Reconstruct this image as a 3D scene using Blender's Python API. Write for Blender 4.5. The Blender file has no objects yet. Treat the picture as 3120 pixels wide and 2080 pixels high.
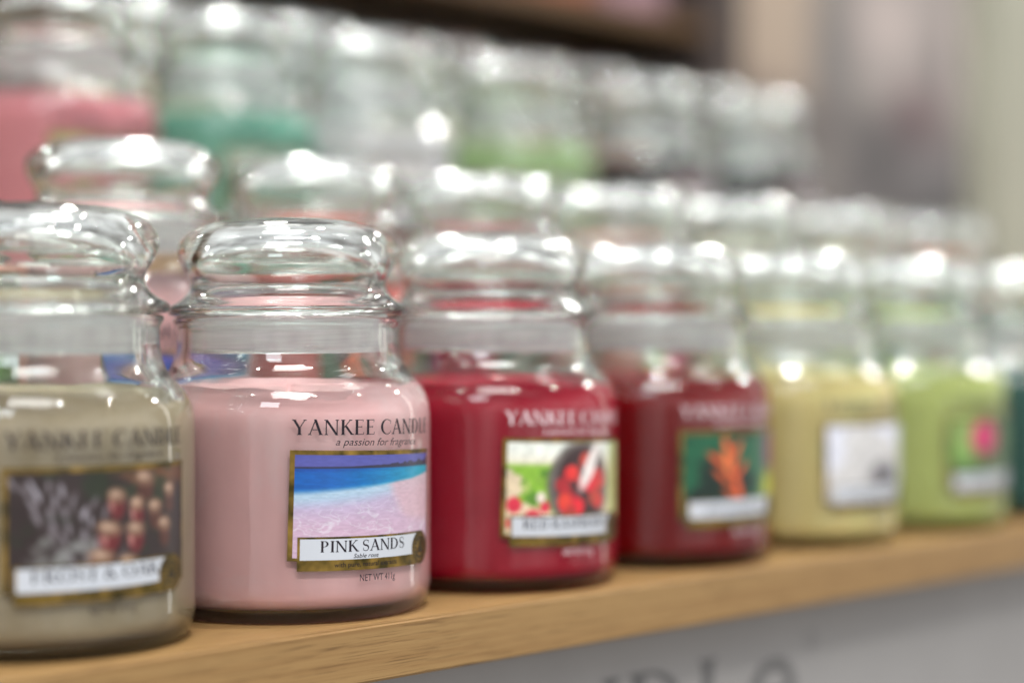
import bpy, math, random
import numpy as np
from mathutils import Vector, Matrix

S = bpy.context.scene
C = S.collection
random.seed(7)
CM = 0.01
PI = math.pi

# ------------------------------------------------------------------ camera
H = 9.29                                   # lens height above the shelf top (cm)
cam_d = bpy.data.cameras.new('camera')
cam = bpy.data.objects.new('camera', cam_d)
C.objects.link(cam)
cam.location = (0, 0, H * CM)
cam.rotation_euler = (math.radians(90), 0, 0)
cam_d.sensor_width = 36
cam_d.lens = 63.7
cam_d.clip_start = 0.02
cam_d.clip_end = 100
cam_d.dof.use_dof = True
cam_d.dof.focus_distance = 0.598
cam_d.dof.aperture_fstop = 2.5
S.camera = cam

S.render.engine = 'CYCLES'
S.view_settings.view_transform = 'Standard'
S.view_settings.look = 'None'
S.view_settings.exposure = 0.33
S.view_settings.gamma = 1.0
S.view_settings.use_curve_mapping = False
cy = S.cycles
cy.use_denoising = True
try:
    cy.denoiser = 'OPENIMAGEDENOISE'
    cy.denoising_input_passes = 'RGB_ALBEDO_NORMAL'
    cy.denoising_prefilter = 'ACCURATE'
except Exception:
    pass
cy.use_adaptive_sampling = False
cy.max_bounces = 20
cy.transmission_bounces = 20
cy.glossy_bounces = 8
cy.diffuse_bounces = 3
cy.transparent_max_bounces = 16
cy.caustics_refractive = True
cy.caustics_reflective = False
cy.blur_glossy = 0.3
cy.sample_clamp_indirect = 40.0
cy.sample_clamp_direct = 0.0

# ------------------------------------------------------------------ world: the lit shop around
W = bpy.data.worlds.new('World')
S.world = W
W.use_nodes = True
nt = W.node_tree
for n in list(nt.nodes):
    nt.nodes.remove(n)
wo = nt.nodes.new('ShaderNodeOutputWorld')
bg = nt.nodes.new('ShaderNodeBackground')
tc = nt.nodes.new('ShaderNodeTexCoord')
sep = nt.nodes.new('ShaderNodeSeparateXYZ')
nt.links.new(tc.outputs['Generated'], sep.inputs[0])
mr = nt.nodes.new('ShaderNodeMapRange')
mr.inputs['From Min'].default_value = -1
mr.inputs['From Max'].default_value = 1
nt.links.new(sep.outputs['Z'], mr.inputs['Value'])
rmp = nt.nodes.new('ShaderNodeValToRGB')
cr = rmp.color_ramp
cr.elements[0].position = 0.0
cr.elements[0].color = (0.12, 0.11, 0.10, 1)
cr.elements[1].position = 1.0
cr.elements[1].color = (0.36, 0.36, 0.37, 1)
for p, c in ((0.38, (0.26, 0.245, 0.24, 1)), (0.49, (0.74, 0.72, 0.71, 1)), (0.62, (0.62, 0.61, 0.61, 1)), (0.76, (0.45, 0.445, 0.445, 1))):
    e = cr.elements.new(p)
    e.color = c
nt.links.new(mr.outputs[0], rmp.inputs[0])
vor = nt.nodes.new('ShaderNodeTexNoise')
vor.inputs['Scale'].default_value = 3.2
vor.inputs['Detail'].default_value = 3
nt.links.new(tc.outputs['Generated'], vor.inputs['Vector'])
r2 = nt.nodes.new('ShaderNodeValToRGB')
r2.color_ramp.elements[0].position = 0.36
r2.color_ramp.elements[0].color = (0.35, 0.33, 0.32, 1)
r2.color_ramp.elements[1].position = 0.66
r2.color_ramp.elements[1].color = (1.5, 1.5, 1.5, 1)
nt.links.new(vor.outputs['Fac'], r2.inputs[0])
mul = nt.nodes.new('ShaderNodeMix')
mul.data_type = 'RGBA'
mul.blend_type = 'MULTIPLY'
mul.inputs['Factor'].default_value = 1.0
nt.links.new(rmp.outputs[0], mul.inputs['A'])
nt.links.new(r2.outputs[0], mul.inputs['B'])
nt.links.new(mul.outputs['Result'], bg.inputs['Color'])
bg.inputs['Strength'].default_value = 1.42
nt.links.new(bg.outputs[0], wo.inputs[0])

# ------------------------------------------------------------------ lamps of the shop
def area(name, loc, target, sx, sy, radiance, col=(1, 1, 1), shape='RECTANGLE'):
    l = bpy.data.lights.new(name, 'AREA')
    l.shape = shape
    l.size, l.size_y = sx, sy
    a = sx * sy * (PI / 4 if shape in ('DISK', 'ELLIPSE') else 1)
    l.energy = radiance * PI * a
    l.color = col
    l.cycles.is_caustics_light = True
    o = bpy.data.objects.new(name, l)
    C.objects.link(o)
    o.location = loc
    d = Vector(target) - Vector(loc)
    o.rotation_euler = d.to_track_quat('-Z', 'Y').to_euler()
    return o

area('ceiling_panel_lamp', (0.2, -0.9, 2.2), (0.2, -0.5, 0), 1.2, 0.9, 12.5, (1.0, 0.985, 0.97))
for (x, y) in ((-1.7, 0.2), (1.3, 0.9), (-0.4, 2.4)):
    area('ceiling_panel_lamp', (x, y, 2.3), (x, y, 0), 0.5, 0.5, 5.0, (1.0, 0.985, 0.96))
# spots straight above the display, in front of it, and on the track behind it
for (x, y, z, r) in ((0.12, 0.72, 1.9, 900), (0.75, -0.55, 1.9, 420), (-0.8, -0.5, 1.9, 360), (1.9, 0.4, 2.1, 600)):
    area('ceiling_spot_lamp', (x, y, z), (x * 0.4, 0.5 + y * 0.4, 0), 0.08, 0.08, r, (1.0, 0.965, 0.91), 'DISK')
for (x, y, z, r) in ((-1.75, 2.0, 1.55, 420), (-0.45, 2.7, 1.75, 640), (0.9, 2.9, 1.6, 700), (2.2, 2.3, 1.8, 660), (0.3, 1.5, 2.1, 300)):
    area('track_spot_lamp', (x, y, z), (0.0, 0.75, 0.1), 0.10, 0.10, r, (1.0, 0.98, 0.94), 'DISK')
area('cool_window_lamp', (-0.5, -2.0, 1.55), (-0.05, 0.65, 0.05), 0.75, 0.62, 11.0, (0.88, 0.94, 1.0))
area('tall_strip_lamp', (2.75, 2.55, 0.55), (-0.05, 0.65, 0.05), 0.20, 2.2, 3.6, (1.0, 0.95, 0.88))

# ------------------------------------------------------------------ helpers
def srgb(r, g, b):
    f = lambda c: (c / 255) / 12.92 if c / 255 <= 0.04045 else ((c / 255 + 0.055) / 1.055) ** 2.4
    return (f(r), f(g), f(b))

def lin(a):
    a = np.clip(np.asarray(a, float) / 255, 0, 1)
    return np.where(a <= 0.04045, a / 12.92, ((a + 0.055) / 1.055) ** 2.4)

def mat(name, col=(0.5, 0.5, 0.5), rough=0.5, metal=0.0, spec=0.5, **kw):
    m = bpy.data.materials.new(name)
    m.use_nodes = True
    b = m.node_tree.nodes['Principled BSDF']
    b.inputs['Base Color'].default_value = (*col, 1)
    b.inputs['Roughness'].default_value = rough
    b.inputs['Metallic'].default_value = metal
    b.inputs['Specular IOR Level'].default_value = spec
    for k, v in kw.items():
        b.inputs[k.replace('_', ' ')].default_value = v
    return m

def nodes_of(m):
    return m.node_tree.nodes, m.node_tree.links, m.node_tree.nodes['Principled BSDF']

def mesh(name, verts, faces, smooth=False):
    me = bpy.data.meshes.new(name)
    me.from_pydata([tuple(v) for v in verts], [], faces)
    if smooth:
        me.polygons.foreach_set('use_smooth', [True] * len(me.polygons))
    me.update()
    return me

def obj(name, me, m=None, parent=None):
    o = bpy.data.objects.new(name, me)
    C.objects.link(o)
    if m and not me.materials:
        me.materials.append(m)
    if parent:
        o.parent = parent
    return o

def tag(o, label, cat, group=None, kind=None):
    o['label'] = label
    o['category'] = cat
    if group:
        o['group'] = group
    if kind:
        o['kind'] = kind
    return o

def empty(name, loc, rz=0.0):
    o = bpy.data.objects.new(name, None)
    C.objects.link(o)
    o.location = loc
    o.rotation_euler = (0, 0, rz)
    o.empty_display_size = 0.02
    return o

def chaikin(pts, it=2):
    for _ in range(it):
        q = [pts[0]]
        for a, b in zip(pts, pts[1:]):
            q.append((a[0] * .75 + b[0] * .25, a[1] * .75 + b[1] * .25))
            q.append((a[0] * .25 + b[0] * .75, a[1] * .25 + b[1] * .75))
        q.append(pts[-1])
        pts = q
    return pts

def lathe(name, prof, n=96, wob=None):
    """closed solid of revolution; the profile begins and ends on the axis (or is a loop)"""
    loop = prof[0][0] > 1e-6
    V, F, rings = [], [], []
    for i, (r, z) in enumerate(prof):
        if r < 1e-6:
            rings.append([len(V)])
            V.append((0, 0, z * CM))
        else:
            k = len(V)
            rings.append(list(range(k, k + n)))
            for j in range(n):
                t = 2 * PI * j / n
                dz = wob(r, z, t) if wob else 0
                V.append((r * CM * math.cos(t), r * CM * math.sin(t), (z + dz) * CM))
    pairs = list(zip(rings, rings[1:]))
    if loop:
        pairs.append((rings[-1], rings[0]))
    for a, b in pairs:
        for j in range(n):
            k = (j + 1) % n
            if len(a) == 1 and len(b) == 1:
                continue
            if len(a) == 1:
                F.append((a[0], b[k], b[j]))
            elif len(b) == 1:
                F.append((a[j], a[k], b[0]))
            else:
                F.append((a[j], a[k], b[k], b[j]))
    me = mesh(name, V, F, True)
    import bmesh
    bm = bmesh.new()
    bm.from_mesh(me)
    bmesh.ops.recalc_face_normals(bm, faces=bm.faces)
    bm.to_mesh(me)
    bm.free()
    return me

# frame of the display: the shelf runs away to the right at about 45 degrees
ALPHA = math.radians(44.6)
DX, DY = math.sin(ALPHA), math.cos(ALPHA)       # along the shelf
NX, NY = -DY, DX                                # towards the back of the shelf
OX, OY = -7.89, 64.0                            # axis of the pink jar in focus (cm)

def P(a, p, z=0.0):
    return Vector(((OX + DX * a + NX * p) * CM, (OY + DY * a + NY * p) * CM, z * CM))

def slab(name, a0, a1, p0, p1, z0, z1, m, parent=None, bev=0.0):
    """bevelled box lying along the shelf; local X runs along the shelf"""
    import bmesh
    o0 = P((a0 + a1) / 2, (p0 + p1) / 2, (z0 + z1) / 2)
    hx, hy, hz = (a1 - a0) / 2 * CM, (p1 - p0) / 2 * CM, (z1 - z0) / 2 * CM
    bm = bmesh.new()
    bmesh.ops.create_cube(bm, size=2)
    for v in bm.verts:
        v.co = Vector((v.co.x * hx, v.co.y * hy, v.co.z * hz))
    if bev:
        bmesh.ops.bevel(bm, geom=list(bm.edges), offset=bev * CM, segments=3, affect='EDGES')
    me = bpy.data.meshes.new(name)
    bm.to_mesh(me)
    bm.free()
    o = obj(name, me, m)
    rz = math.atan2(DY, DX)
    if parent:
        o.parent = parent
        mw = Matrix.Translation(o0) @ Matrix.Rotation(rz, 4, 'Z')
        pm = Matrix.Translation(parent.location) @ Matrix.Rotation(parent.rotation_euler.z, 4, 'Z')
        o.matrix_local = pm.inverted() @ mw
    else:
        o.location = o0
        o.rotation_euler = (0, 0, rz)
    return o

# ------------------------------------------------------------------ materials
def glass(name, rough, wave):
    m = bpy.data.materials.new(name)
    m.use_nodes = True
    t = m.node_tree
    for n in list(t.nodes):
        t.nodes.remove(n)
    out = t.nodes.new('ShaderNodeOutputMaterial')
    g = t.nodes.new('ShaderNodeBsdfGlass')
    g.inputs['Color'].default_value = (0.965, 0.985, 0.975, 1)
    g.inputs['Roughness'].default_value = rough
    g.inputs['IOR'].default_value = 1.5
    co = t.nodes.new('ShaderNodeTexCoord')
    no = t.nodes.new('ShaderNodeTexNoise')
    no.inputs['Scale'].default_value = 55
    no.inputs['Detail'].default_value = 2
    t.links.new(co.outputs['Object'], no.inputs['Vector'])
    bp = t.nodes.new('ShaderNodeBump')
    bp.inputs['Strength'].default_value = wave
    bp.inputs['Distance'].default_value = 0.001
    t.links.new(no.outputs['Fac'], bp.inputs['Height'])
    t.links.new(bp.outputs[0], g.inputs['Normal'])
    t.links.new(g.outputs[0], out.inputs[0])
    return m

G_SHARP = glass('clear_glass', 0.0, 0.12)
G_SOFT = glass('clear_glass_far', 0.10, 0.03)
G_LID = glass('clear_pressed_glass', 0.0, 0.22)

def wax(name, col, mottle=.11):
    m = mat('wax_' + name, col, 0.55, spec=0.05)
    N, L, b = nodes_of(m)
    t = N.new('ShaderNodeTexCoord')
    n = N.new('ShaderNodeTexNoise')
    n.inputs['Scale'].default_value = 45
    n.inputs['Detail'].default_value = 5
    L.new(t.outputs['Object'], n.inputs['Vector'])
    mr = N.new('ShaderNodeMapRange')
    mr.inputs['To Min'].default_value = 0.86
    mr.inputs['To Max'].default_value = 1.10
    L.new(n.outputs['Fac'], mr.inputs['Value'])
    mx = N.new('ShaderNodeMix')
    mx.data_type = 'RGBA'
    mx.blend_type = 'MULTIPLY'
    mx.inputs['Factor'].default_value = 1
    mx.inputs['A'].default_value = (*col, 1)
    L.new(mr.outputs[0], mx.inputs['B'])
    # paler patches where the wax has drawn away from the glass
    n2 = N.new('ShaderNodeTexNoise')
    n2.inputs['Scale'].default_value = 26
    n2.inputs['Detail'].default_value = 6
    n2.inputs['Roughness'].default_value = .6
    n2.inputs['Distortion'].default_value = .6
    L.new(t.outputs['Object'], n2.inputs['Vector'])
    m2 = N.new('ShaderNodeMapRange')
    m2.inputs['From Min'].default_value = .50
    m2.inputs['From Max'].default_value = .66
    m2.inputs['To Max'].default_value = mottle * 5
    L.new(n2.outputs['Fac'], m2.inputs['Value'])
    mz = N.new('ShaderNodeMix')
    mz.data_type = 'RGBA'
    mz.inputs['B'].default_value = (*[min(.92, c * 1.12 + .05 * max(col)) for c in col], 1)
    L.new(m2.outputs[0], mz.inputs['Factor'])
    L.new(mx.outputs['Result'], mz.inputs['A'])
    L.new(mz.outputs['Result'], b.inputs['Base Color'])
    return m

M_SEAL = mat('polythene_seal', (0.95, 0.89, 0.935), 0.4, spec=0.3)
def _seal():
    t = M_SEAL.node_tree
    out = t.nodes['Material Output']
    b = t.nodes['Principled BSDF']
    tr = t.nodes.new('ShaderNodeBsdfTranslucent')
    tr.inputs['Color'].default_value = (0.95, 0.92, 0.95, 1)
    tp = t.nodes.new('ShaderNodeBsdfTransparent')
    a = t.nodes.new('ShaderNodeMixShader')
    a.inputs[0].default_value = 0.45
    c = t.nodes.new('ShaderNodeMixShader')
    c.inputs[0].default_value = 0.32
    t.links.new(b.outputs[0], a.inputs[1])
    t.links.new(tr.outputs[0], a.inputs[2])
    t.links.new(a.outputs[0], c.inputs[1])
    t.links.new(tp.outputs[0], c.inputs[2])
    co = t.nodes.new('ShaderNodeTexCoord')
    mp = t.nodes.new('ShaderNodeMapping')
    mp.inputs['Scale'].default_value = (14, 14, 260)
    no = t.nodes.new('ShaderNodeTexNoise')
    no.inputs['Scale'].default_value = 1
    no.inputs['Detail'].default_value = 3
    rg = t.nodes.new('ShaderNodeMapRange')
    rg.inputs['From Min'].default_value = .3
    rg.inputs['From Max'].default_value = .7
    rg.inputs['To Min'].default_value = .42
    rg.inputs['To Max'].default_value = .82
    t.links.new(co.outputs['Object'], mp.inputs[0])
    t.links.new(mp.outputs[0], no.inputs['Vector'])
    t.links.new(no.outputs['Fac'], rg.inputs['Value'])
    t.links.new(rg.outputs[0], c.inputs[0])
    t.links.new(c.outputs[0], out.inputs[0])
_seal()

M_INK = mat('black_ink', srgb(28, 20, 30), 0.45, spec=0.3)
M_WHITE_INK = mat('white_ink', srgb(225, 200, 205), 0.5, spec=0.3)
M_PAPER = mat('banner_paper', srgb(184, 190, 198), 0.35, spec=0.5)
M_GOLD = mat('gilt_print', srgb(138, 112, 52), 0.34, metal=0.75)
def _gold():
    N, L, b = nodes_of(M_GOLD)
    t = N.new('ShaderNodeTexCoord')
    n = N.new('ShaderNodeTexNoise')
    n.inputs['Scale'].default_value = 160
    L.new(t.outputs['Object'], n.inputs['Vector'])
    r = N.new('ShaderNodeValToRGB')
    r.color_ramp.elements[0].position = .35
    r.color_ramp.elements[0].color = (*srgb(66, 58, 24), 1)
    r.color_ramp.elements[1].position = .7
    r.color_ramp.elements[1].color = (*srgb(150, 122, 58), 1)
    L.new(n.outputs['Fac'], r.inputs[0])
    L.new(r.outputs[0], b.inputs['Base Color'])
_gold()
M_DARKGOLD = mat('dark_gilt', srgb(48, 42, 22), 0.4, metal=0.4)

def print_mat():
    m = mat('printed_paper', (1, 1, 1), 0.32, spec=0.45)
    N, L, b = nodes_of(m)
    a = N.new('ShaderNodeAttribute')
    a.attribute_name = 'ink'
    L.new(a.outputs['Color'], b.inputs['Base Color'])
    return m
M_PRINT = print_mat()

def wood(name, light, dark, axis_scale=(5, 90, 170)):
    m = mat(name, light, 0.48, spec=0.35)
    N, L, b = nodes_of(m)
    t = N.new('ShaderNodeTexCoord')
    mp = N.new('ShaderNodeMapping')
    mp.inputs['Scale'].default_value = axis_scale
    L.new(t.outputs['Object'], mp.inputs['Vector'])
    n = N.new('ShaderNodeTexNoise')
    n.inputs['Scale'].default_value = 1.0
    n.inputs['Detail'].default_value = 6
    n.inputs['Roughness'].default_value = 0.55
    n.inputs['Distortion'].default_value = 0.25
    L.new(mp.outputs[0], n.inputs['Vector'])
    r = N.new('ShaderNodeValToRGB')
    r.color_ramp.elements[0].position = .3
    r.color_ramp.elements[0].color = (*dark, 1)
    r.color_ramp.elements[1].position = .58
    r.color_ramp.elements[1].color = (*light, 1)
    L.new(n.outputs['Fac'], r.inputs[0])
    # open pores: short dark dashes along the grain
    mp2 = N.new('ShaderNodeMapping')
    mp2.inputs['Scale'].default_value = (55, 1000, 1900)
    L.new(t.outputs['Object'], mp2.inputs['Vector'])
    n2 = N.new('ShaderNodeTexNoise')
    n2.inputs['Scale'].default_value = 1.0
    n2.inputs['Detail'].default_value = 2
    L.new(mp2.outputs[0], n2.inputs['Vector'])
    r2 = N.new('ShaderNodeValToRGB')
    r2.color_ramp.elements[0].position = .28
    r2.color_ramp.elements[0].color = (0.42, 0.36, 0.3, 1)
    r2.color_ramp.elements[1].position = .46
    r2.color_ramp.elements[1].color = (1, 1, 1, 1)
    L.new(n2.outputs['Fac'], r2.inputs[0])
    mx = N.new('ShaderNodeMix')
    mx.data_type = 'RGBA'
    mx.blend_type = 'MULTIPLY'
    mx.inputs['Factor'].default_value = .8
    L.new(r.outputs[0], mx.inputs['A'])
    L.new(r2.outputs[0], mx.inputs['B'])
    L.new(mx.outputs['Result'], b.inputs['Base Color'])
    bp = N.new('ShaderNodeBump')
    bp.inputs['Strength'].default_value = 0.15
    bp.inputs['Distance'].default_value = 0.0004
    L.new(n2.outputs['Fac'], bp.inputs['Height'])
    L.new(bp.outputs[0], b.inputs['Normal'])
    return m

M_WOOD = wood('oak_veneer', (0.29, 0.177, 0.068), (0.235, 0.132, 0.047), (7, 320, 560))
M_SHADEDWOOD = wood('shaded_oak', (0.12, 0.066, 0.027), (0.08, 0.042, 0.018))  # oak with the upper shelf's shade put into its colour

def noisy(name, c0, c1, scale, rough=0.6, spec=0.3):
    m = mat(name, c0, rough, spec=spec)
    N, L, b = nodes_of(m)
    t = N.new('ShaderNodeTexCoord')
    n = N.new('ShaderNodeTexNoise')
    n.inputs['Scale'].default_value = scale
    n.inputs['Detail'].default_value = 4
    L.new(t.outputs['Object'], n.inputs['Vector'])
    r = N.new('ShaderNodeValToRGB')
    r.color_ramp.elements[0].position = .35
    r.color_ramp.elements[0].color = (*c0, 1)
    r.color_ramp.elements[1].position = .65
    r.color_ramp.elements[1].color = (*c1, 1)
    L.new(n.outputs['Fac'], r.inputs[0])
    L.new(r.outputs[0], b.inputs['Base Color'])
    return m

M_PANEL = noisy('grey_laminate', (0.27, 0.265, 0.26), (0.285, 0.28, 0.275), 25)
M_PALE = noisy('pale_laminate', (0.62, 0.64, 0.65), (0.68, 0.70, 0.71), 40)
M_CREAM = noisy('cream_paint', (0.29, 0.292, 0.235), (0.31, 0.312, 0.252), 20)
M_BROWN = noisy('brown_board', (0.14, 0.125, 0.115), (0.19, 0.172, 0.158), 12)
M_RISER = noisy('riser_board', (0.42, 0.40, 0.37), (0.47, 0.45, 0.42), 30)
M_LETTER = mat('charcoal_vinyl', (0.11, 0.11, 0.11), 0.5)

# ------------------------------------------------------------------ flat lettering, in units of the cap height
def ell(cx, cy, rx, ry, a0, a1, n):
    return [(cx + rx * math.cos(a0 + (a1 - a0) * i / n), cy + ry * math.sin(a0 + (a1 - a0) * i / n)) for i in range(n + 1)]

def stroke(x0, y0, x1, y1, w):
    return [[(x0 - w / 2, y0), (x0 + w / 2, y0), (x1 + w / 2, y1), (x1 - w / 2, y1)]]

def bar(x0, x1, y, t=0.045):
    return [[(x0, y - t / 2), (x1, y - t / 2), (x1, y + t / 2), (x0, y + t / 2)]]

def ser(x, y, w=0.26, up=True, t=0.035):
    s = 1 if up else -1
    q = [(x - w / 2, y), (x + w / 2, y), (x + w / 2, y + s * t * .6), (x + w * .22, y + s * t * 2.1), (x - w * .22, y + s * t * 2.1), (x - w / 2, y + s * t * .6)]
    return [q if up else q[::-1]]

def arcband(outer, inner):
    return [[outer[i], outer[i + 1], inner[i + 1], inner[i]] for i in range(len(outer) - 1)]

TK, TN = 0.155, 0.065
def glyph(ch):
    """(advance, list of convex polygons)"""
    if ch == 'A':
        return 0.86, stroke(.12, 0, .44, 1.0, TN) + stroke(.74, 0, .42, 1.02, TK) + bar(.24, .63, .34) + ser(.12, 0, .22) + ser(.74, 0, .28)
    if ch == 'Y':
        return 0.80, stroke(.40, 0, .40, .46, TK) + stroke(.40, .42, .10, 1, TK) + stroke(.41, .44, .70, 1, TN) + ser(.40, 0, .3) + ser(.10, 1, .26, False) + ser(.70, 1, .2, False)
    if ch == 'N':
        return 0.90, stroke(.14, 0, .14, 1, TN) + stroke(.14, 1, .76, -.02, TK) + stroke(.76, 0, .76, 1, TN) + ser(.14, 0, .22) + ser(.76, 1, .22, False) + ser(.11, 1, .2, False)
    if ch == 'K':
        return 0.80, stroke(.17, 0, .17, 1, TK) + stroke(.22, .46, .62, 1, TN) + stroke(.32, .60, .72, 0, TK) + ser(.17, 0, .27) + ser(.17, 1, .27, False) + ser(.62, 1, .22, False) + ser(.74, 0, .24)
    if ch in 'EF':
        g = stroke(.17, 0, .17, 1, TK) + ser(.17, 0, .25) + ser(.17, 1, .25, False) + bar(.17, .55, .978) + bar(.17, .48, .52) + stroke(.55, .84, .57, 1, .03) + stroke(.48, .45, .48, .59, .025)
        if ch == 'E':
            g += bar(.17, .59, .022) + stroke(.61, .17, .58, 0, .03)
        return (0.68 if ch == 'E' else 0.64), g
    if ch == 'L':
        return 0.64, stroke(.17, 0, .17, 1, TK) + ser(.17, 0, .25) + ser(.17, 1, .27, False) + bar(.17, .58, .022) + stroke(.61, .18, .58, 0, .03)
    if ch == 'I':
        return 0.36, stroke(.18, 0, .18, 1, TK) + ser(.18, 0, .28) + ser(.18, 1, .28, False)
    if ch == 'T':
        return 0.72, stroke(.36, 0, .36, 1, TK) + ser(.36, 0, .3) + bar(.05, .67, .978) + stroke(.04, .84, .06, 1, .03) + stroke(.68, .84, .66, 1, .03)
    if ch == 'D':
        n = 14
        o = ell(.30, .5, .50, .5, -PI / 2, PI / 2, n)
        i = ell(.30, .5, .50 - TK, .5 - .045, -PI / 2, PI / 2, n)
        return 0.90, stroke(.17, 0, .17, 1, TK) + ser(.15, 0, .22) + ser(.15, 1, .22, False) + bar(.17, .31, .022) + bar(.17, .31, .978) + arcband(o, i)
    if ch == 'C':
        n = 18
        o = ell(.50, .5, .44, .515, .85, 2 * PI - .85, n)
        i = ell(.53, .5, .44 - TK + .02, .515 - .05, .95, 2 * PI - .95, n)
        return 0.84, arcband(o, i) + stroke(.78, .70, .80, .93, .035) + stroke(.80, .1, .78, .26, .03)
    if ch == 'O':
        n = 26
        o = ell(.48, .5, .44, .515, 0, 2 * PI, n)
        i = ell(.48, .5, .44 - TK, .515 - .045, 0, 2 * PI, n)
        return 0.96, arcband(o, i)
    if ch in 'PRB':
        n = 12
        o = ell(.30, .73, .30, .27, -PI / 2, PI / 2, n)
        i = ell(.30, .73, .30 - TK * .9, .27 - .045, -PI / 2, PI / 2, n)
        g = stroke(.17, 0, .17, 1, TK) + ser(.17, 0, .26) + ser(.15, 1, .22, False) + bar(.17, .31, .978) + bar(.17, .31, .482) + arcband(o, i)
        if ch == 'R':
            g += stroke(.36, .48, .70, 0, TK) + ser(.72, 0, .2)
        if ch == 'B':
            o = ell(.30, .25, .34, .25, -PI / 2, PI / 2, n)
            i = ell(.30, .25, .34 - TK, .205, -PI / 2, PI / 2, n)
            g += arcband(o, i) + bar(.17, .31, .022)
        return {'P': .68, 'R': .78, 'B': .72}[ch], g
    if ch == 'S':
        n = 22
        c, w = [], []
        for k in range(n + 1):
            t = k / n
            if t < .5:
                a = math.radians(35 + t * 2 * 235)
                c.append((.30 + .20 * math.cos(a), .745 + .235 * math.sin(a)))
            else:
                a = math.radians(90 - (t - .5) * 2 * 235)
                c.append((.30 + .22 * math.cos(a), .265 + .245 * math.sin(a)))
            w.append(.045 + .105 * math.exp(-((t - .5) / .2) ** 2))
        q = []
        for k in range(n):
            (x0, y0), (x1, y1) = c[k], c[k + 1]
            l = math.hypot(x1 - x0, y1 - y0) or 1
            nx, ny = -(y1 - y0) / l, (x1 - x0) / l
            a, b = w[k] / 2, w[k + 1] / 2
            q.append([(x0 + nx * a, y0 + ny * a), (x0 - nx * a, y0 - ny * a), (x1 - nx * b, y1 - ny * b), (x1 + nx * b, y1 + ny * b)])
        return 0.60, q + stroke(.49, .72, .50, .95, .03) + stroke(.10, .06, .10, .30, .03)
    if ch == '&':
        n = 16
        g = arcband(ell(.34, .76, .17, .24, 0, 2 * PI, n), ell(.34, .76, .09, .19, 0, 2 * PI, n))
        g += arcband(ell(.34, .28, .28, .29, .3, 2 * PI - .4, n), ell(.36, .28, .17, .24, .3, 2 * PI - .4, n))
        return 0.9, g + stroke(.30, .70, .80, 0, TK)
    return 0.25, []

def serif_line(text, width, cap, track=0.04):
    """polygons of a line of capitals, width x cap, origin at the left of the baseline"""
    x, polys = 0, []
    for ch in text:
        adv, g = glyph(ch)
        polys += [[(px + x, py) for px, py in q] for q in g]
        x += adv + track
    xs = [p[0] for q in polys for p in q]
    x0, x1 = min(xs), max(xs)
    k = width / (x1 - x0)
    return [[((px - x0) * k, py * cap) for px, py in q] for q in polys]

def font_line(text, width, size_ratio=1.0, shear=0.0, height=None):
    """a line of the built-in sans face, as triangles"""
    cu = bpy.data.curves.new('line', 'FONT')
    cu.body = text
    cu.shear = shear
    cu.resolution_u = 3
    o = bpy.data.objects.new('line', cu)
    C.objects.link(o)
    dg = bpy.context.evaluated_depsgraph_get()
    me = o.evaluated_get(dg).to_mesh()
    V = [(v.co.x, v.co.y) for v in me.vertices]
    F = [tuple(p.vertices) for p in me.polygons]
    o.evaluated_get(dg).to_mesh_clear()
    bpy.data.objects.remove(o)
    bpy.data.curves.remove(cu)
    x0, x1 = min(v[0] for v in V), max(v[0] for v in V)
    k = width / (x1 - x0)
    ky = k if height is None else height / 0.73
    return [[((V[i][0] - x0) * k, V[i][1] * ky) for i in f] for f in F]

R0 = 5.0
def wrap(u, v, off, tilt=0.0, cv=3.9):
    """label coordinates (cm) on the jar's side; the label's middle faces local -Y"""
    if tilt:
        c, s = math.cos(tilt), math.sin(tilt)
        u, v = u * c - (v - cv) * s, cv + u * s + (v - cv) * c
    t = u / R0 - PI / 2
    r = R0 + off
    return (r * CM * math.cos(t), r * CM * math.sin(t), v * CM)

def wrap_polys(name, polys, u0, v0, off, tilt, m, parent):
    V, F = [], []
    for k, q in enumerate(polys):
        b = len(V)
        d = off + (k % 40) * 0.0002
        V += [wrap(u0 + x, v0 + y, d, tilt) for x, y in q]
        F.append(tuple(range(b, b + len(q))))
    return obj(name, mesh(name, V, F), m, parent)

def patch(u0, u1, v0, v1, off, tilt, nu, nv, V, F):
    b = len(V)
    for j in range(nv + 1):
        for i in range(nu + 1):
            V.append(wrap(u0 + (u1 - u0) * i / nu, v0 + (v1 - v0) * j / nv, off, tilt))
    for j in range(nv):
        for i in range(nu):
            a = b + j * (nu + 1) + i
            F.append((a, a + 1, a + nu + 2, a + nu + 1))

# ------------------------------------------------------------------ printed pictures
def vnoise(x, y, seed=0):
    xi, yi = np.floor(x).astype(int), np.floor(y).astype(int)
    fx, fy = x - xi, y - yi
    fx, fy = fx * fx * (3 - 2 * fx), fy * fy * (3 - 2 * fy)
    def h(a, b):
        n = np.sin(a * 127.1 + b * 311.7 + seed * 74.7) * 43758.5453
        return n - np.floor(n)
    return (h(xi, yi) * (1 - fx) + h(xi + 1, yi) * fx) * (1 - fy) + (h(xi, yi + 1) * (1 - fx) + h(xi + 1, yi + 1) * fx) * fy

def fbm(x, y, seed=0, o=4):
    s, a = 0, .5
    for k in range(o):
        s = s + a * vnoise(x * 2 ** k, y * 2 ** k, seed + k)
        a *= .5
    return s / (1 - .5 ** o)

def sm(a, b, x):
    t = np.clip((x - a) / (b - a), 0, 1)
    return t * t * (3 - 2 * t)

def blend(c, col, m):
    return c * (1 - m[..., None]) + np.array(col, float) * m[..., None]

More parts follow.
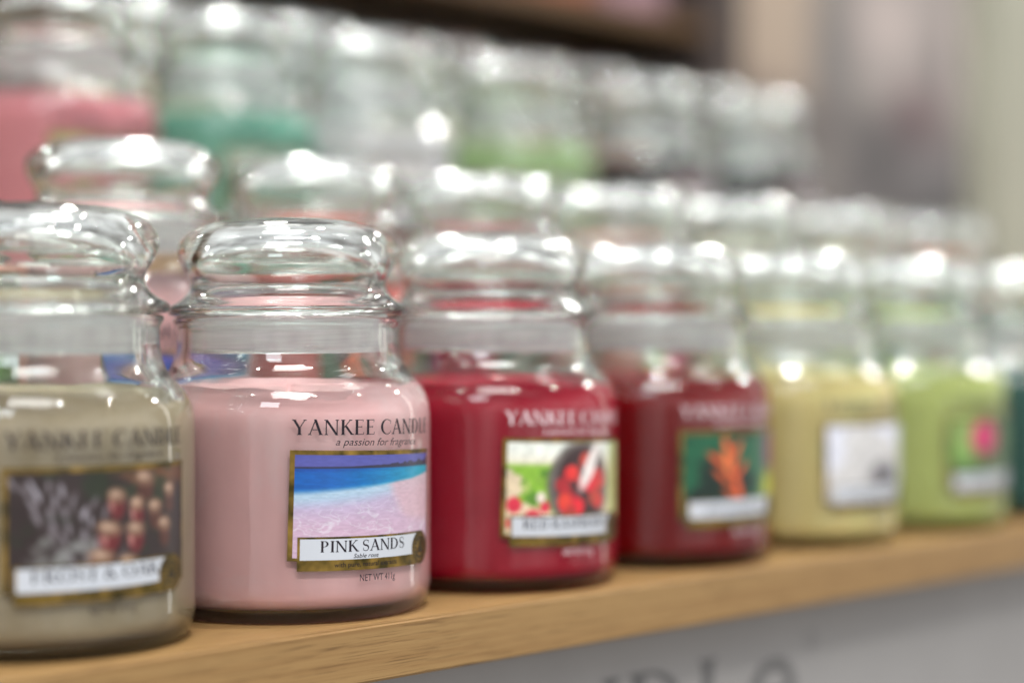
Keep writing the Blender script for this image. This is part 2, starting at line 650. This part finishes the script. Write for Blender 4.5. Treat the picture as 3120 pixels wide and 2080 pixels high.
def blob(u, v, cx, cy, rx, ry, ang=0, soft=.25):
    ca, sa = math.cos(ang), math.sin(ang)
    x, y = (u - cx) * 1.7, v - cy
    a, b = (x * ca + y * sa) / rx, (-x * sa + y * ca) / ry
    return 1 - sm(1 - soft, 1 + soft, np.sqrt(a * a + b * b))

def pic_beach(u, v):
    c = np.zeros(u.shape + (3,)) + np.array((76, 84, 164.))
    c = blend(c, (112, 104, 176), .5 * fbm(u * 4, v * 8, 3))
    hor = .875 + .012 * u
    sea = 1 - sm(hor - .004, hor + .004, v)
    low = .60 + .20 * u ** 1.3 + .03 * (fbm(u * 5, v * 5, 5) - .5)          # where the deep water ends
    t = np.clip((v - low) / np.maximum(hor - low, .01), 0, 1)
    deep = np.zeros_like(c) + np.array((6, 92, 178.))
    deep = blend(deep, (0, 160, 190), sm(.1, .95, u) * .95)
    deep = blend(deep, (20, 62, 150), sm(.75, 1, t) * (1 - u) * .8)
    deep = deep * (0.92 + .16 * fbm(u * 14, v * 60, 9))[..., None]
    sand = np.zeros_like(c) + np.array((206, 176, 200.))
    sand = blend(sand, (178, 178, 214), sm(.25, .65, v) * (1 - .8 * u))
    sand = blend(sand, (170, 205, 226), sm(low - .16, low, v) * .85)
    n = fbm(u * 7 + 1.2 * fbm(u * 5, v * 6, 21), v * 9 + 1.3 * fbm(u * 6, v * 7, 22), 11, 3)
    n2 = fbm(u * 12 + fbm(u * 8, v * 9, 31), v * 15, 12, 3)
    net = np.exp(-((n - .5) / .018) ** 2) + .7 * np.exp(-((n2 - .5) / .022) ** 2)
    sand = blend(sand, (232, 240, 244), np.clip(net * .42 * (1 - sm(low - .25, low - .1, v) * .7), 0, 1))
    dry = sm(.60, .72, u + .35 * (v - .55) + .10 * (fbm(u * 4, v * 4, 8) - .5)) * sm(.30, .42, v + .25 * (u - .8))
    sand = blend(sand, (212, 178, 190), dry * .85)
    w = blend(sand, (0, 0, 0), np.zeros_like(u))
    k = sm(0, .30, t)
    water = w * (1 - k[..., None]) + deep * k[..., None]
    c = c * (1 - sea[..., None]) + water * sea[..., None]
    tree = sm(hor - .012, hor - .004, v) * (1 - sm(0, .012, v - hor - .004 - .085 * np.clip(u - .25, 0, 1) ** 1.5 * (.6 + .8 * vnoise(u * 45, u * 0, 2))))
    return blend(c, (44, 44, 66), tree * sm(.05, .3, u + .25) * .9)

def pic_frost(u, v):
    c = np.zeros(u.shape + (3,)) + np.array((40, 30, 30.))
    c = blend(c, (92, 58, 36), sm(.5, .7, fbm(u * 3, v * 3, 4)) * sm(.6, .95, v))
    c = blend(c, (30, 44, 26), sm(.55, .7, fbm(u * 5, v * 5, 6)) * .7)
    rs = np.random.RandomState(11)
    for k in range(48):
        i, j = k % 6, k // 6
        x, y = .03 + i * .075 + j * .04 + rs.uniform(-.02, .02), .94 - j * .115 - i * .04 + rs.uniform(-.03, .03)
        f = rs.uniform(.35, 1)
        c = blend(c, (160, 158, 168), blob(u, v, x, y, rs.uniform(.05, .08), rs.uniform(.018, .028), 2.1 - .16 * i + rs.uniform(-.2, .2), .6) * (.9 - .06 * j) * f)
        c = blend(c, (112, 114, 112), blob(u, v, rs.uniform(.12, .48), rs.uniform(.0, .42), rs.uniform(.04, .10), .03, rs.uniform(0, 3), .6) * .55)
    for (x, y, r, g) in ((.70, .92, .11, 0), (.53, .78, .09, 1), (.65, .70, .08, 1), (.77, .66, .09, 0), (.49, .50, .12, 1), (.64, .48, .10, 1), (.45, .26, .12, 1), (.60, .20, .10, 1), (.84, .50, .09, 0), (.88, .8, .08, 0)):
        c = blend(c, (92, 30, 34) if g else (70, 38, 30), blob(u, v, x, y - .09, r * .85, .12, .1, .3))
        c = blend(c, (196, 150, 140), blob(u, v, x - .03, y - .08, r * .25, .07, .1, .6) * .6 * g)
        c = blend(c, (112, 84, 68), blob(u, v, x, y, r, .07, -.15, .45))
        c = blend(c, (168, 142, 122), blob(u, v, x - .01, y + .015, r * .55, .03, -.15, .7))
    return c

def pic_raspberry(u, v):
    c = np.zeros(u.shape + (3,)) + np.array((206, 190, 160.))
    c = blend(c, (216, 222, 214), sm(.6, .95, v))
    g = sm(.42, .55, fbm(u * 5, v * 5, 3)) * (1 - sm(.30, .40, u)) * sm(.12, .25, v) * (1 - sm(.72, .8, v))
    c = blend(c, (122, 168, 50), g)
    c = blend(c, (80, 128, 36), g * sm(.5, .6, fbm(u * 12, v * 12, 9)))
    for (x, y, r) in ((.17, .16, .1), (.05, .32, .08), (.25, .30, .06), (.04, .12, .06)):
        c = blend(c, (196, 44, 66), blob(u, v, x, y, r, r * 1.1, 0, .3))
    c = blend(c, (230, 214, 206), blob(u, v, .22, .40, .05, .06, 0, .4))
    c = blend(c, (96, 90, 86), blob(u, v, .53, .52, .46, .50, .1, .1))
    c = blend(c, (52, 36, 38), blob(u, v, .54, .54, .36, .42, .1, .1))
    rs = np.random.RandomState(4)
    for k in range(26):
        a, r = rs.rand() * 6.28, math.sqrt(rs.rand())
        c = blend(c, (186 + rs.randint(-26, 30), 30 + rs.randint(0, 34), 48), blob(u, v, .54 + .18 * r * math.cos(a), .50 + .34 * r * math.sin(a), .085, .085, 0, .35))
    c = blend(c, (214, 208, 204), blob(u, v, .60, .74, .09, .30, -.5, .3))
    return blend(c, (150, 160, 90), sm(.80, .84, u) * .7)

def pic_lily(u, v):
    c = np.zeros(u.shape + (3,)) + np.array((18, 84, 56.))
    c = blend(c, (6, 34, 26), sm(.5, .62, fbm(u * 4, v * 4, 2)))
    c = blend(c, (120, 40, 90), blob(u, v, .92, .78, .25, .35, 0, .5))
    c = blend(c, (176, 176, 30), blob(u, v, .86, .28, .22, .24, .3, .5))
    for (x, y, rx, ry, an) in ((.33, .84, .045, .14, .3), (.42, .78, .04, .16, -.5), (.26, .68, .04, .17, 1.0), (.37, .62, .05, .20, .1), (.46, .56, .035, .15, -.8), (.29, .48, .035, .15, .9), (.41, .40, .045, .2, .2), (.45, .22, .045, .22, .15), (.36, .28, .03, .12, 1.1)):
        c = blend(c, (206, 84, 42), blob(u, v, x, y, rx, ry, an, .45))
    return blend(c, (230, 140, 80), blob(u, v, .33, .64, .03, .16, .2, .6))

def pic_cotton(u, v):
    c = np.zeros(u.shape + (3,)) + np.array((206, 210, 222.))
    c = blend(c, (184, 182, 176), sm(.45, .6, fbm(u * 3, v * 3, 2)) * .7)
    c = blend(c, (70, 70, 80), blob(u, v, .60, .24, .26, .22, .2, .5))
    return blend(c, (112, 110, 112), blob(u, v, .46, .38, .2, .1, .6, .7))

def pic_tulip(u, v):
    c = np.zeros(u.shape + (3,)) + np.array((86, 142, 60.))
    c = blend(c, (56, 66, 46), sm(.3, .6, fbm(u * 3, v * 2, 7)) * .7)
    c = blend(c, (150, 176, 100), blob(u, v, .16, .78, .3, .4, 0, .6) * .7)
    c = blend(c, (170, 20, 84), blob(u, v, .36, .72, .26, .24, 0, .35))
    return blend(c, (216, 70, 120), blob(u, v, .32, .74, .09, .15, 0, .6))

def pic_leaf(u, v):
    c = np.zeros(u.shape + (3,)) + np.array((30, 74, 54.))
    return blend(c, (150, 160, 150), sm(.5, .6, fbm(u * 5, v * 5, 3)))

# label layout (cm; u from the label's middle, v above the jar's foot)
LW, LT, LB = 3.13, 5.67, 2.05
BL, BR, BB, BT = -2.82, 2.35, 1.74, 2.86

_cache = {}
def picture_mesh(name, fn, tilt, nu, nv):
    V, F = [], []
    patch(-LW + .17, LW - .07, LB + .1, LT - .15, .010, tilt, nu, nv, V, F)
    me = mesh(name, V, F, True)
    g = np.linspace(0, 1, nu + 1)
    h = np.linspace(0, 1, nv + 1)
    U, Vv = np.meshgrid(g, h)
    grain = .80 + .26 * fbm(U * 26, Vv * 17, 41, 3) + .14 * fbm(U * 70, Vv * 46, 43, 2)
    if fn is pic_beach:
        grain = .84 + .12 * fbm(U * 30, Vv * 60, 41, 3)
    col = lin(np.clip(fn(U, Vv) * grain[..., None], 0, 255))
    rgba = np.concatenate([col, np.ones(col.shape[:2] + (1,))], -1).reshape(-1)
    a = me.color_attributes.new('ink', 'FLOAT_COLOR', 'POINT')
    a.data.foreach_set('color', rgba.astype(np.float32))
    return me

def build_label(root, fn, name_text, tilt, ink, detail=1.0, sub=None, marks=False):
    # brand line and tag line printed on the glass
    wrap_polys('brand_lettering', serif_line('YANKEE CANDLE', 6.12, .50), -3.07, 6.20, .006, tilt * .6, ink, root)
    wrap_polys('motto_lettering', font_line('a passion for fragrance', 3.62, shear=.32, height=.25), -1.62, 5.84, .006, tilt, ink, root)
    pic = obj('picture_label', picture_mesh('picture_label', fn, tilt, int(170 * detail), int(100 * detail)), M_PRINT, root)
    V, F = [], []
    for (a, b, c, d) in ((-LW, LW, LT - .15, LT), (-LW, LW, LB, LB + .1), (-LW, -LW + .17, LB + .1, LT - .15), (LW - .07, LW, LB + .1, LT - .15)):
        patch(a, b, c, d, .012, tilt, 30 if b - a > 1 else 3, 3, V, F)
    obj('gilt_frame', mesh('gilt_frame', V, F, True), M_GOLD, pic)
    # banner with the scent's name
    bt = tilt + math.radians(.5)
    V, F = [], []
    for (a, b, c, d) in ((BL, BR, BT - .07, BT), (BL, BR, BB, BB + .36), (BL, BL + .09, BB + .36, BT - .07)):
        patch(a, b, c, d, .020, bt, 30 if b - a > 1 else 2, 4, V, F)
    ban = obj('name_banner', mesh('name_banner', V, F, True), M_GOLD, root)
    V, F = [], []
    patch(BL + .09, BR, BB + .36, BT - .07, .020, bt, 30, 4, V, F)
    obj('banner_paper', mesh('banner_paper', V, F, True), M_PAPER, ban)
    if marks:
        rs = random.Random(5)
        q = []
        x = 0
        while x < 3.4:
            hgt = .3 if rs.random() > .2 else .22
            q += stroke(x, 0, x + rs.choice((0, 0, .08)), hgt, .07)
            x += rs.choice((.17, .2, .26))
        wrap_polys('banner_lettering', q, -1.95, BB + .52, .024, bt, M_INK, ban)
    else:
        w = 3.36 if len(name_text) < 11 else 4.1
        wrap_polys('banner_lettering', serif_line(name_text, w, .37, .02), -2.06 if len(name_text) < 11 else -2.3, BB + .62, .024, bt, M_INK, ban)
        if sub:
            wrap_polys('translation_lettering', font_line(sub, .98, shear=.25, height=.145), -.90, BB + .405, .024, bt, M_INK, ban)
        wrap_polys('extract_lettering', font_line('with pure, natural extracts', 2.5, height=.165), -1.58, BB + .12, .024, bt, M_INK, ban)
    # round gilt medallion on the banner's end
    V, F = [wrap(2.40, BB + .55, .030, bt)], []
    n = 40
    for k in range(n):
        t = 2 * PI * k / n
        V.append(wrap(2.40 + .60 * math.cos(t), BB + .55 + .57 * math.sin(t), .030, bt))
    for k in range(n):
        F.append((0, 1 + k, 1 + (k + 1) % n))
    med = obj('medallion', mesh('medallion', V, F), M_GOLD, root)
    q = arcband(ell(0, 0, .53, .50, 0, 2 * PI, 36), ell(0, 0, .50, .47, 0, 2 * PI, 36))
    for k in range(16):
        t = 2 * PI * k / 16
        x, y = .36 * math.cos(t), .34 * math.sin(t)
        q.append(ell(x, y, .09, .05, 0, 2 * PI, 8)[:-1])
    q.append([(-.22, -.18), (.22, -.18), (.16, .02), (-.16, .02)])
    q.append([(-.06, .02), (.06, .02), (.03, .24), (-.03, .24)])
    wrap_polys('medallion_emblem', q, 2.40, BB + .55, .034, bt, M_DARKGOLD, med)
    wrap_polys('weight_lettering', font_line('NET WT 411g', 1.50, height=.235), -.62, 1.36, .006, tilt, ink, root)

# ------------------------------------------------------------------ the jar
BODY = [(0, .10), (2.0, .10), (3.9, .10), (4.1, .02), (4.3, 0), (4.5, .01), (4.68, .07), (4.84, .22), (4.95, .48), (5.0, .85), (5.0, 1.2), (5.0, 3.0), (5.0, 5.0), (5.0, 6.4),
        (4.99, 6.8), (4.95, 7.12), (4.86, 7.42), (4.71, 7.68), (4.50, 7.92), (4.28, 8.14), (4.09, 8.42), (3.97, 8.75), (3.90, 9.1), (3.89, 9.4), (3.89, 9.75),
        (3.95, 9.87), (4.02, 9.98), (4.0, 10.10), (3.88, 10.15), (3.7, 10.15), (3.56, 10.10), (3.52, 9.9), (3.50, 9.5), (3.50, 9.0), (3.56, 8.6), (3.70, 8.27),
        (3.92, 7.98), (4.16, 7.72), (4.38, 7.42), (4.53, 7.05), (4.60, 6.6), (4.62, 6.0), (4.62, 4.0), (4.62, 1.4), (4.58, .95), (4.42, .66), (4.1, .52), (3.0, .5), (1.5, .5), (0, .5)]
LID = [(0, 13.0), (1.0, 13.0), (2.0, 12.97), (2.75, 12.83), (3.18, 12.52), (3.28, 12.15), (3.12, 11.75), (2.94, 11.4), (2.90, 11.05), (2.95, 10.7), (3.0, 10.3), (3.0, 9.6), (3.0, 8.98),
       (3.04, 8.88), (3.18, 8.84), (3.30, 8.88), (3.34, 9.0), (3.35, 9.5), (3.36, 10.05), (3.42, 10.17), (3.7, 10.19), (4.0, 10.20), (4.15, 10.24), (4.22, 10.36), (4.20, 10.49), (4.08, 10.58),
       (3.86, 10.68), (3.64, 10.84), (3.48, 11.05), (3.42, 11.26), (3.49, 11.52), (3.67, 11.84), (3.82, 12.14), (3.88, 12.42), (3.84, 12.68), (3.70, 12.92), (3.45, 13.14),
       (3.08, 13.32), (2.55, 13.46), (1.85, 13.55), (.9, 13.6), (0, 13.6)]
SEAL = [(3.37, 8.86), (3.37, 9.5), (3.37, 10.12), (3.47, 10.12), (3.485, 9.9), (3.46, 9.6), (3.485, 9.3), (3.46, 9.05), (3.44, 8.86)]
WAXP = [(0, .49), (1.5, .49), (3.0, .49), (4.1, .51), (4.43, .65), (4.6, .95), (4.645, 1.4), (4.645, 4.0), (4.645, 6.0), (4.625, 6.6), (4.555, 7.05), (4.41, 7.42), (4.28, 7.58), (4.2, 7.62), (4.0, 7.55), (3.0, 7.52), (1.5, 7.52), (0, 7.52)]

ME = {}
for key, g in (('near', G_SHARP), ('far', G_SOFT)):
    n = 160 if key == 'near' else 80
    b = lathe('glass_body', chaikin(BODY, 2), n)
    b.materials.append(g)
    l = lathe('lid', chaikin(LID, 2), n)
    l.materials.append(G_LID if key == 'near' else g)
    ME[key] = (b, l)
ME_SEAL = lathe('seal_ring', SEAL, 96)
ME_SEAL.materials.append(M_SEAL)
def wv(r, z, t):
    return (0.05 * math.sin(3 * t + 1) + .03 * math.sin(7 * t) + .02 * math.sin(13 * t + 2)) if z > 7.3 else 0
ME_WAX = lathe('wax', chaikin(WAXP, 2), 128, wv)

_labels = {}
def jar(label, a, p, z, wax_m, pic, text, turn=0.0, tilt=0.0, ink=M_INK, near=False, group=None, detail=.5, sub=None, marks=False, lid_tilt=(0, 0), bare=False):
    root = empty('candle_jar', P(a, p, z), math.atan2(-NY, -NX) + PI / 2 + math.radians(turn))
    tag(root, label, 'candle jar', group)
    b, l = ME['near' if near else 'far']
    obj('glass_body', b, None, root)
    w = obj('wax', ME_WAX.copy(), wax_m, root)
    w.rotation_euler.z = random.uniform(0, 6.28)
    lid = obj('lid', l, None, root)
    if lid_tilt[1]:
        t = Matrix.Translation((0, 0, 10.2 * CM)) @ Matrix.Rotation(math.radians(lid_tilt[1]), 4, 'Y') @ Matrix.Translation((0, 0, -10.2 * CM))
        lid.matrix_local = t
    obj('seal_ring', ME_SEAL, None, lid)
    if bare:
        return root
    key = (pic.__name__, text, tilt, ink.name)
    if key in _labels:
        def cp(o, par):
            c = o.copy()
            C.objects.link(c)
            c.parent = par
            for ch in o.children:
                cp(ch, c)
        for o in _labels[key]:
            cp(o, root)
    else:
        before = set(root.children)
        build_label(root, pic, text, tilt, ink, detail, sub, marks)
        _labels[key] = [o for o in root.children if o not in before]
    return root

W_FROST = wax('olive', (0.45, 0.37, 0.25), .16)
W_PINK = wax('pink', (0.98, 0.56, 0.57))
W_RASP = wax('raspberry', (0.47, 0.003, 0.028))
W_DARK = wax('deep_red', (0.25, 0.001, 0.003))
W_YELL = wax('yellow', (0.96, 0.79, 0.32))
W_LIME = wax('lime', (0.62, 0.72, 0.21))
W_BOTT = wax('bottle_green', (0.008, 0.11, 0.085))
W_ROSE = wax('rose', (0.85, 0.30, 0.34))
W_TEAL = wax('teal', (0.19, 0.52, 0.38))
W_WHITE = wax('white', (0.82, 0.82, 0.84))
W_LEAF = wax('leaf_green', (0.42, 0.64, 0.27))
W_BLACK = wax('black', (0.015, 0.014, 0.016))
W_CORAL = wax('coral', (0.80, 0.16, 0.13))
W_SALM = wax('salmon', (0.82, 0.36, 0.28))
W_CREAM = wax('cream', (0.80, 0.72, 0.50))

G1, G2, G3 = 'candle jars in the front row', 'candle jars on the low step', 'candle jars on the high tier'
SP = 10.12
jar('olive candle jar with pine cone picture, nearest at the left', -SP, 0, 0, W_FROST, pic_frost, 'FROST & OAK', -5, 0, near=True, group=G1, detail=.8, lid_tilt=(0, .3))
jar('sharp pink candle jar with turquoise beach picture in the front row', 0, 0, 0, W_PINK, pic_beach, 'PINK SANDS', -2.6, math.radians(-1.6), near=True, group=G1, detail=2.0, sub='Sable rose', lid_tilt=(0, -.6))
jar('crimson candle jar with a bowl of berries picture', SP, .1, 0, W_RASP, pic_raspberry, 'RED RASPBERRY', -4, math.radians(-1.8), ink=M_WHITE_INK, group=G1, detail=.8)
jar('deep red candle jar with an orange lily picture', 2 * SP, .2, 0, W_DARK, pic_lily, 'x', -2.5, 0, ink=M_WHITE_INK, group=G1, marks=True)
jar('yellow candle jar with a pale grey picture', 3 * SP, .3, 0, W_YELL, pic_cotton, 'x', -1.5, 0, group=G1, marks=True)
jar('lime green candle jar with a magenta flower picture', 4 * SP, .4, 0, W_LIME, pic_tulip, 'x', 1, 0, group=G1, marks=True)
jar('bottle green candle jar at the right end of the front row', 5 * SP, .5, 0, W_BOTT, pic_leaf, 'x', 0, 0, ink=M_WHITE_INK, group=G1, marks=True)

for k, (w, pic, tx, lb) in enumerate((
        (W_SALM, pic_tulip, 'x', 'salmon candle jar on the low step behind the olive jar'),
        (W_PINK, pic_beach, 'PINK SANDS', 'blurred pink candle jar on the low step with beach picture'),
        (W_CORAL, pic_lily, 'x', 'coral candle jar on the low step behind the sharp pink jar'),
        (W_RASP, pic_leaf, 'x', 'crimson candle jar on the low step behind the crimson front jar'),
        (W_SALM, pic_tulip, 'x', 'salmon candle jar on the low step behind the deep red jar'),
        (W_CREAM, pic_cotton, 'x', 'cream candle jar on the low step behind the yellow jar'),
        (W_CREAM, pic_leaf, 'x', 'cream candle jar on the low step behind the lime jar'),
        (W_CORAL, pic_cotton, 'x', 'coral candle jar at the right end of the low step'))):
    beach = pic is pic_beach
    r_ = jar(lb, (k - 1) * SP + 1.2, 12.2, 3.85, w, pic, tx, 0, math.radians(-1.6) if beach else 0, group=G2, marks=not beach, detail=2.0 if beach else .5, sub='Sable rose')
    if beach:                                       # fuller jar with its label stuck on lower down
        for c in r_.children:
            if c.name.startswith('wax'):
                c.scale.z = 1.05
            elif not c.name.startswith(('glass', 'lid')):
                c.location.z = -.0065

for a, w, pic, lb in ((9.0, W_ROSE, pic_tulip, 'rose pink candle jar on the high tier at the left'),
                      (19.3, W_TEAL, pic_leaf, 'teal green candle jar on the high tier'),
                      (29.8, W_WHITE, pic_cotton, 'white candle jar on the high tier'),
                      (42.0, W_LEAF, pic_leaf, 'leaf green candle jar on the high tier'),
                      (54.5, W_BLACK, pic_cotton, 'black candle jar on the high tier beside the leaf green jar'),
                      (67.0, W_BLACK, pic_cotton, 'black candle jar at the right end of the high tier')):
    jar(lb, a, 30, 13.6, w, pic, 'x', 0, 0, ink=M_INK if w not in (W_BLACK,) else M_WHITE_INK, group=G3, marks=True)

for a, w, lb in ((21.3, W_CREAM, 'pale cream candle jar at the back of the high tier, between rose and teal jars'),
                 (33, W_WHITE, 'white candle jar at the back of the high tier, between teal and white jars'),
                 (45.7, W_CREAM, 'cream candle jar at the back of the high tier, between white and green jars'),
                 (60.5, W_SALM, 'salmon candle jar at the back of the high tier, between green and black jars'),
                 (74.5, W_WHITE, 'white candle jar at the back of the high tier, right of both black jars')):
    jar(lb, a, 41, 16.2, w, pic_cotton, 'x', group='candle jars at the back of the high tier', bare=True)

for a, w, lb in ((26.0, W_SALM, 'salmon candle jar on the rearmost step above the rose jar'),
                 (38.0, W_WHITE, 'white candle jar on the rearmost step behind the teal jar'),
                 (50.5, W_CREAM, 'cream candle jar on the rearmost step under the dark shelf'),
                 (63.5, W_WHITE, 'white candle jar on the rearmost step behind the leaf green jar'),
                 (76.0, W_LEAF, 'green candle jar on the rearmost step at its right end')):
    jar(lb, a, 52.5, 19.0, w, pic_cotton, 'x', group='candle jars on the rearmost step', bare=True)

# ------------------------------------------------------------------ the display unit
def unit():
    tag(slab('wooden_shelf', -45, 112, -5.55, 24.0, -1.9, 0, M_WOOD, bev=.09), 'oak shelf board carrying the front row of candle jars', 'shelf')
    st = slab('riser_step', -45, 112, 6.6, 24.0, .02, 3.85, M_WOOD, bev=.06)
    tag(st, 'low oak step behind the front row of jars', 'step')
    tag(slab('back_board', -45, 112, 24.02, 24.9, -1.9, 11.7, M_RISER), 'pale board standing behind the low step', 'board')
    tag(slab('tier_shelf', -45, 82, 24.2, 60, 11.72, 13.6, M_WOOD, bev=.09), 'high oak tier under the rear row of jars', 'shelf')
    tag(slab('rear_step', -45, 82, 46.9, 60, 13.62, 19.0, M_WOOD, bev=.06), 'low oak step at the very back under the dark shelf', 'step')
    tag(slab('tier_step', -45, 82, 35.6, 46.85, 13.62, 16.2, M_WOOD, bev=.06), 'oak step on the high tier under its back jars', 'step')
    # fascia under the front shelf
    fa = slab('fascia_panel', -45, 59.0, -3.6, -2.4, -40, -1.93, M_PANEL, bev=.05)
    tag(fa, 'grey fascia panel with dark lettering under the front shelf', 'panel')
    q = [[(x, y) for x, y in t] for t in serif_line('CANDL', 19.6, 3.75, .06)]
    q += [[(x + 20.3, y) for x, y in t] for t in font_line('e', 3.5, height=3.75 * .73 / .53)]
    q += [[(x + 24.6, y + 3.4) for x, y in t] for t in arcband(ell(.3, .3, .32, .32, 0, 2 * PI, 20), ell(.3, .3, .25, .25, 0, 2 * PI, 20))]
    V, F = [], []
    rz = math.atan2(DY, DX)
    for t in q:
        b = len(V)
        V += [(x * CM, -(len(F) % 30) * 2e-6, y * CM) for x, y in t]
        F.append(tuple(range(b, b + len(t))))
    le = obj('fascia_lettering', mesh('fascia_lettering', V, F), M_LETTER, fa)
    mw = Matrix.Translation(P(1.6, -3.62, -7.6)) @ Matrix.Rotation(rz, 4, 'Z')
    pm = Matrix.Translation(fa.location) @ Matrix.Rotation(rz, 4, 'Z')
    le.matrix_local = pm.inverted() @ mw
    tag(slab('end_panel', 59.2, 112, -3.4, -2.2, -40, -1.93, M_PALE, bev=.05), 'pale white panel under the far right of the shelf', 'panel')
unit()

# ------------------------------------------------------------------ behind the display
tag(slab('upright_post', 97, 140, 27.5, 30.5, -40, 58, M_CREAM, bev=.15), 'cream painted upright at the right behind the jars', 'upright')
tag(slab('upper_shelf', -20, 84, 48, 64.1, 35.6, 37, M_SHADEDWOOD, bev=.09), 'high oak shelf at the top of the picture', 'shelf')
tag(slab('side_board', 84.05, 88.5, 47.5, 64.1, 19.1, 52, noisy('dark_brown_board', (.05, .038, .035), (.07, .055, .05), 12)), 'dark brown upright board at the end of the upper shelf', 'board')
tag(slab('partition', -20, 106.5, 64.2, 65.5, -40, 50, M_BROWN), 'dark brown panel behind the rear jars', 'panel')

def poster():
    a0, a1, z0, z1, p = 107.0, 175.0, -30, 62, 66.0
    o = slab('display_board', a0, a1, p, p + 2, z0, z1, mat('board_core', (.3, .29, .28), .6))
    nu, nv = 70, 90
    V, F = [], []
    for j in range(nv + 1):
        for i in range(nu + 1):
            V.append(((-.5 + i / nu) * (a1 - a0) * CM, -(1.0 + .3) * CM, (-.5 + j / nv) * (z1 - z0) * CM))
    for j in range(nv):
        for i in range(nu):
            k = j * (nu + 1) + i
            F.append((k, k + 1, k + nu + 2, k + nu + 1))
    me = mesh('printed_sheet', V, F)
    U, Vv = np.meshgrid(np.linspace(0, 1, nu + 1), np.linspace(0, 1, nv + 1))
    zz = z0 + Vv * (z1 - z0)
    aa = a0 + U * (a1 - a0)
    g = lambda x, z, sx, sz: np.exp(-((aa - x) / sx) ** 2 - ((zz - z) / sz) ** 2)
    n1 = fbm(U * 6, Vv * 9, 5, 2)
    c = np.zeros(U.shape + (3,)) + np.array((152, 145, 140.))
    c = blend(c, (118, 110, 111), (1 - sm(30, 36, zz)) * sm(128, 134, aa))
    c = blend(c, (84, 78, 80), sm(.45, .58, n1) * .6 * (1 - sm(33, 38, zz)))
    c = blend(c, (178, 170, 166), sm(34, 39, zz) * sm(131, 135, aa))
    c = blend(c, (200, 182, 164), sm(31, 36, zz) * (1 - sm(123, 127, aa)))
    c = blend(c, (132, 128, 128), g(128.5, 40, 2.8, 6))
    c = blend(c, (216, 202, 198), g(140, 46, 6, 4.5))
    c = blend(c, (98, 92, 94), g(152, 42.5, 1.8, 3.5))
    c = blend(c, (226, 208, 202), g(156.5, 44.5, 2.6, 5))
    c = blend(c, (100, 58, 68), g(146, 35.5, 4, 3))
    c = blend(c, (160, 156, 158), g(149, 29, 3.4, 3))
    c = blend(c, (40, 36, 40), g(150.5, 21.5, 6, 5))
    c = blend(c, (84, 66, 64), g(117, 33, 8, 3))
    c = np.clip((c - 130) * 1.4 + 118, 22, 235) * .70
    rgba = np.concatenate([lin(c), np.ones(c.shape[:2] + (1,))], -1).reshape(-1)
    a = me.color_attributes.new('ink', 'FLOAT_COLOR', 'POINT')
    a.data.foreach_set('color', rgba.astype(np.float32))
    obj('printed_sheet', me, M_PRINT, o)
    tag(o, 'beige and grey printed display board far behind the jars', 'display board')
poster()

# stocky jars on the upper shelf, only their feet in the picture
def tumbler(a, p, m, r, h, lb):
    root = empty('candle_tumbler', P(a, p, 37))
    tag(root, lb, 'candle', 'candles on the upper shelf')
    prof = chaikin([(0, 0), (r * .8, 0), (r * .96, .15), (r, .8), (r, h * .5), (r, h * .8), (r * .97, h * .97), (r * .8, h), (0, h)], 2)
    me = lathe('wax_body', prof, 48)
    obj('wax_body', me, m, root)
    me2 = lathe('lid', chaikin([(0, h + .02), (r * .9, h + .02), (r * .98, h + .3), (r * .98, h + 1), (r * .8, h + 1.3), (0, h + 1.3)], 2), 48)
    obj('lid', me2, M_PALE, root)
tumbler(51, 53, W_WHITE, 3.6, 9, 'white candle on the dark upper shelf')
W_RUST = wax('rust', (.24, .07, .05))
tumbler(60.5, 53.5, W_RUST, 4.2, 10, 'rust red candle on the dark upper shelf beside the white candle')
tumbler(69.5, 53.5, wax('orange_red', (.26, .10, .065)), 4.2, 10, 'orange red candle between the rust and mauve candles')
tumbler(78.5, 53.5, wax('mauve', (.27, .17, .20)), 4.2, 10, 'mauve candle at the right end of the upper shelf')

# far wall closes the view
def wall():
    me = mesh('far_wall', [(-3, 3.6, -1.2), (4.5, 3.6, -1.2), (4.5, 3.6, 1.2), (-3, 3.6, 1.2)], [(0, 1, 2, 3)])
    o = obj('far_wall', me, noisy('far_wall_paint', (.32, .30, .28), (.40, .38, .36), 4))
    o['kind'] = 'structure'
    me = mesh('floor', [(-4, -4, -1.2), (5, -4, -1.2), (5, 4, -1.2), (-4, 4, -1.2)], [(0, 1, 2, 3)])
    o = obj('floor', me, noisy('floor_vinyl', (.26, .25, .24), (.34, .33, .32), 3))
    o['kind'] = 'structure'
wall()

# the jars' glass bends the lamps' light onto the wax and the lid seals
for o in bpy.data.objects:
    if o.type == 'MESH':
        if o.name.startswith('glass_body'):
            o.cycles.is_caustics_caster = True
        elif o.name.startswith(('wax', 'seal')):
            o.cycles.is_caustics_receiver = True
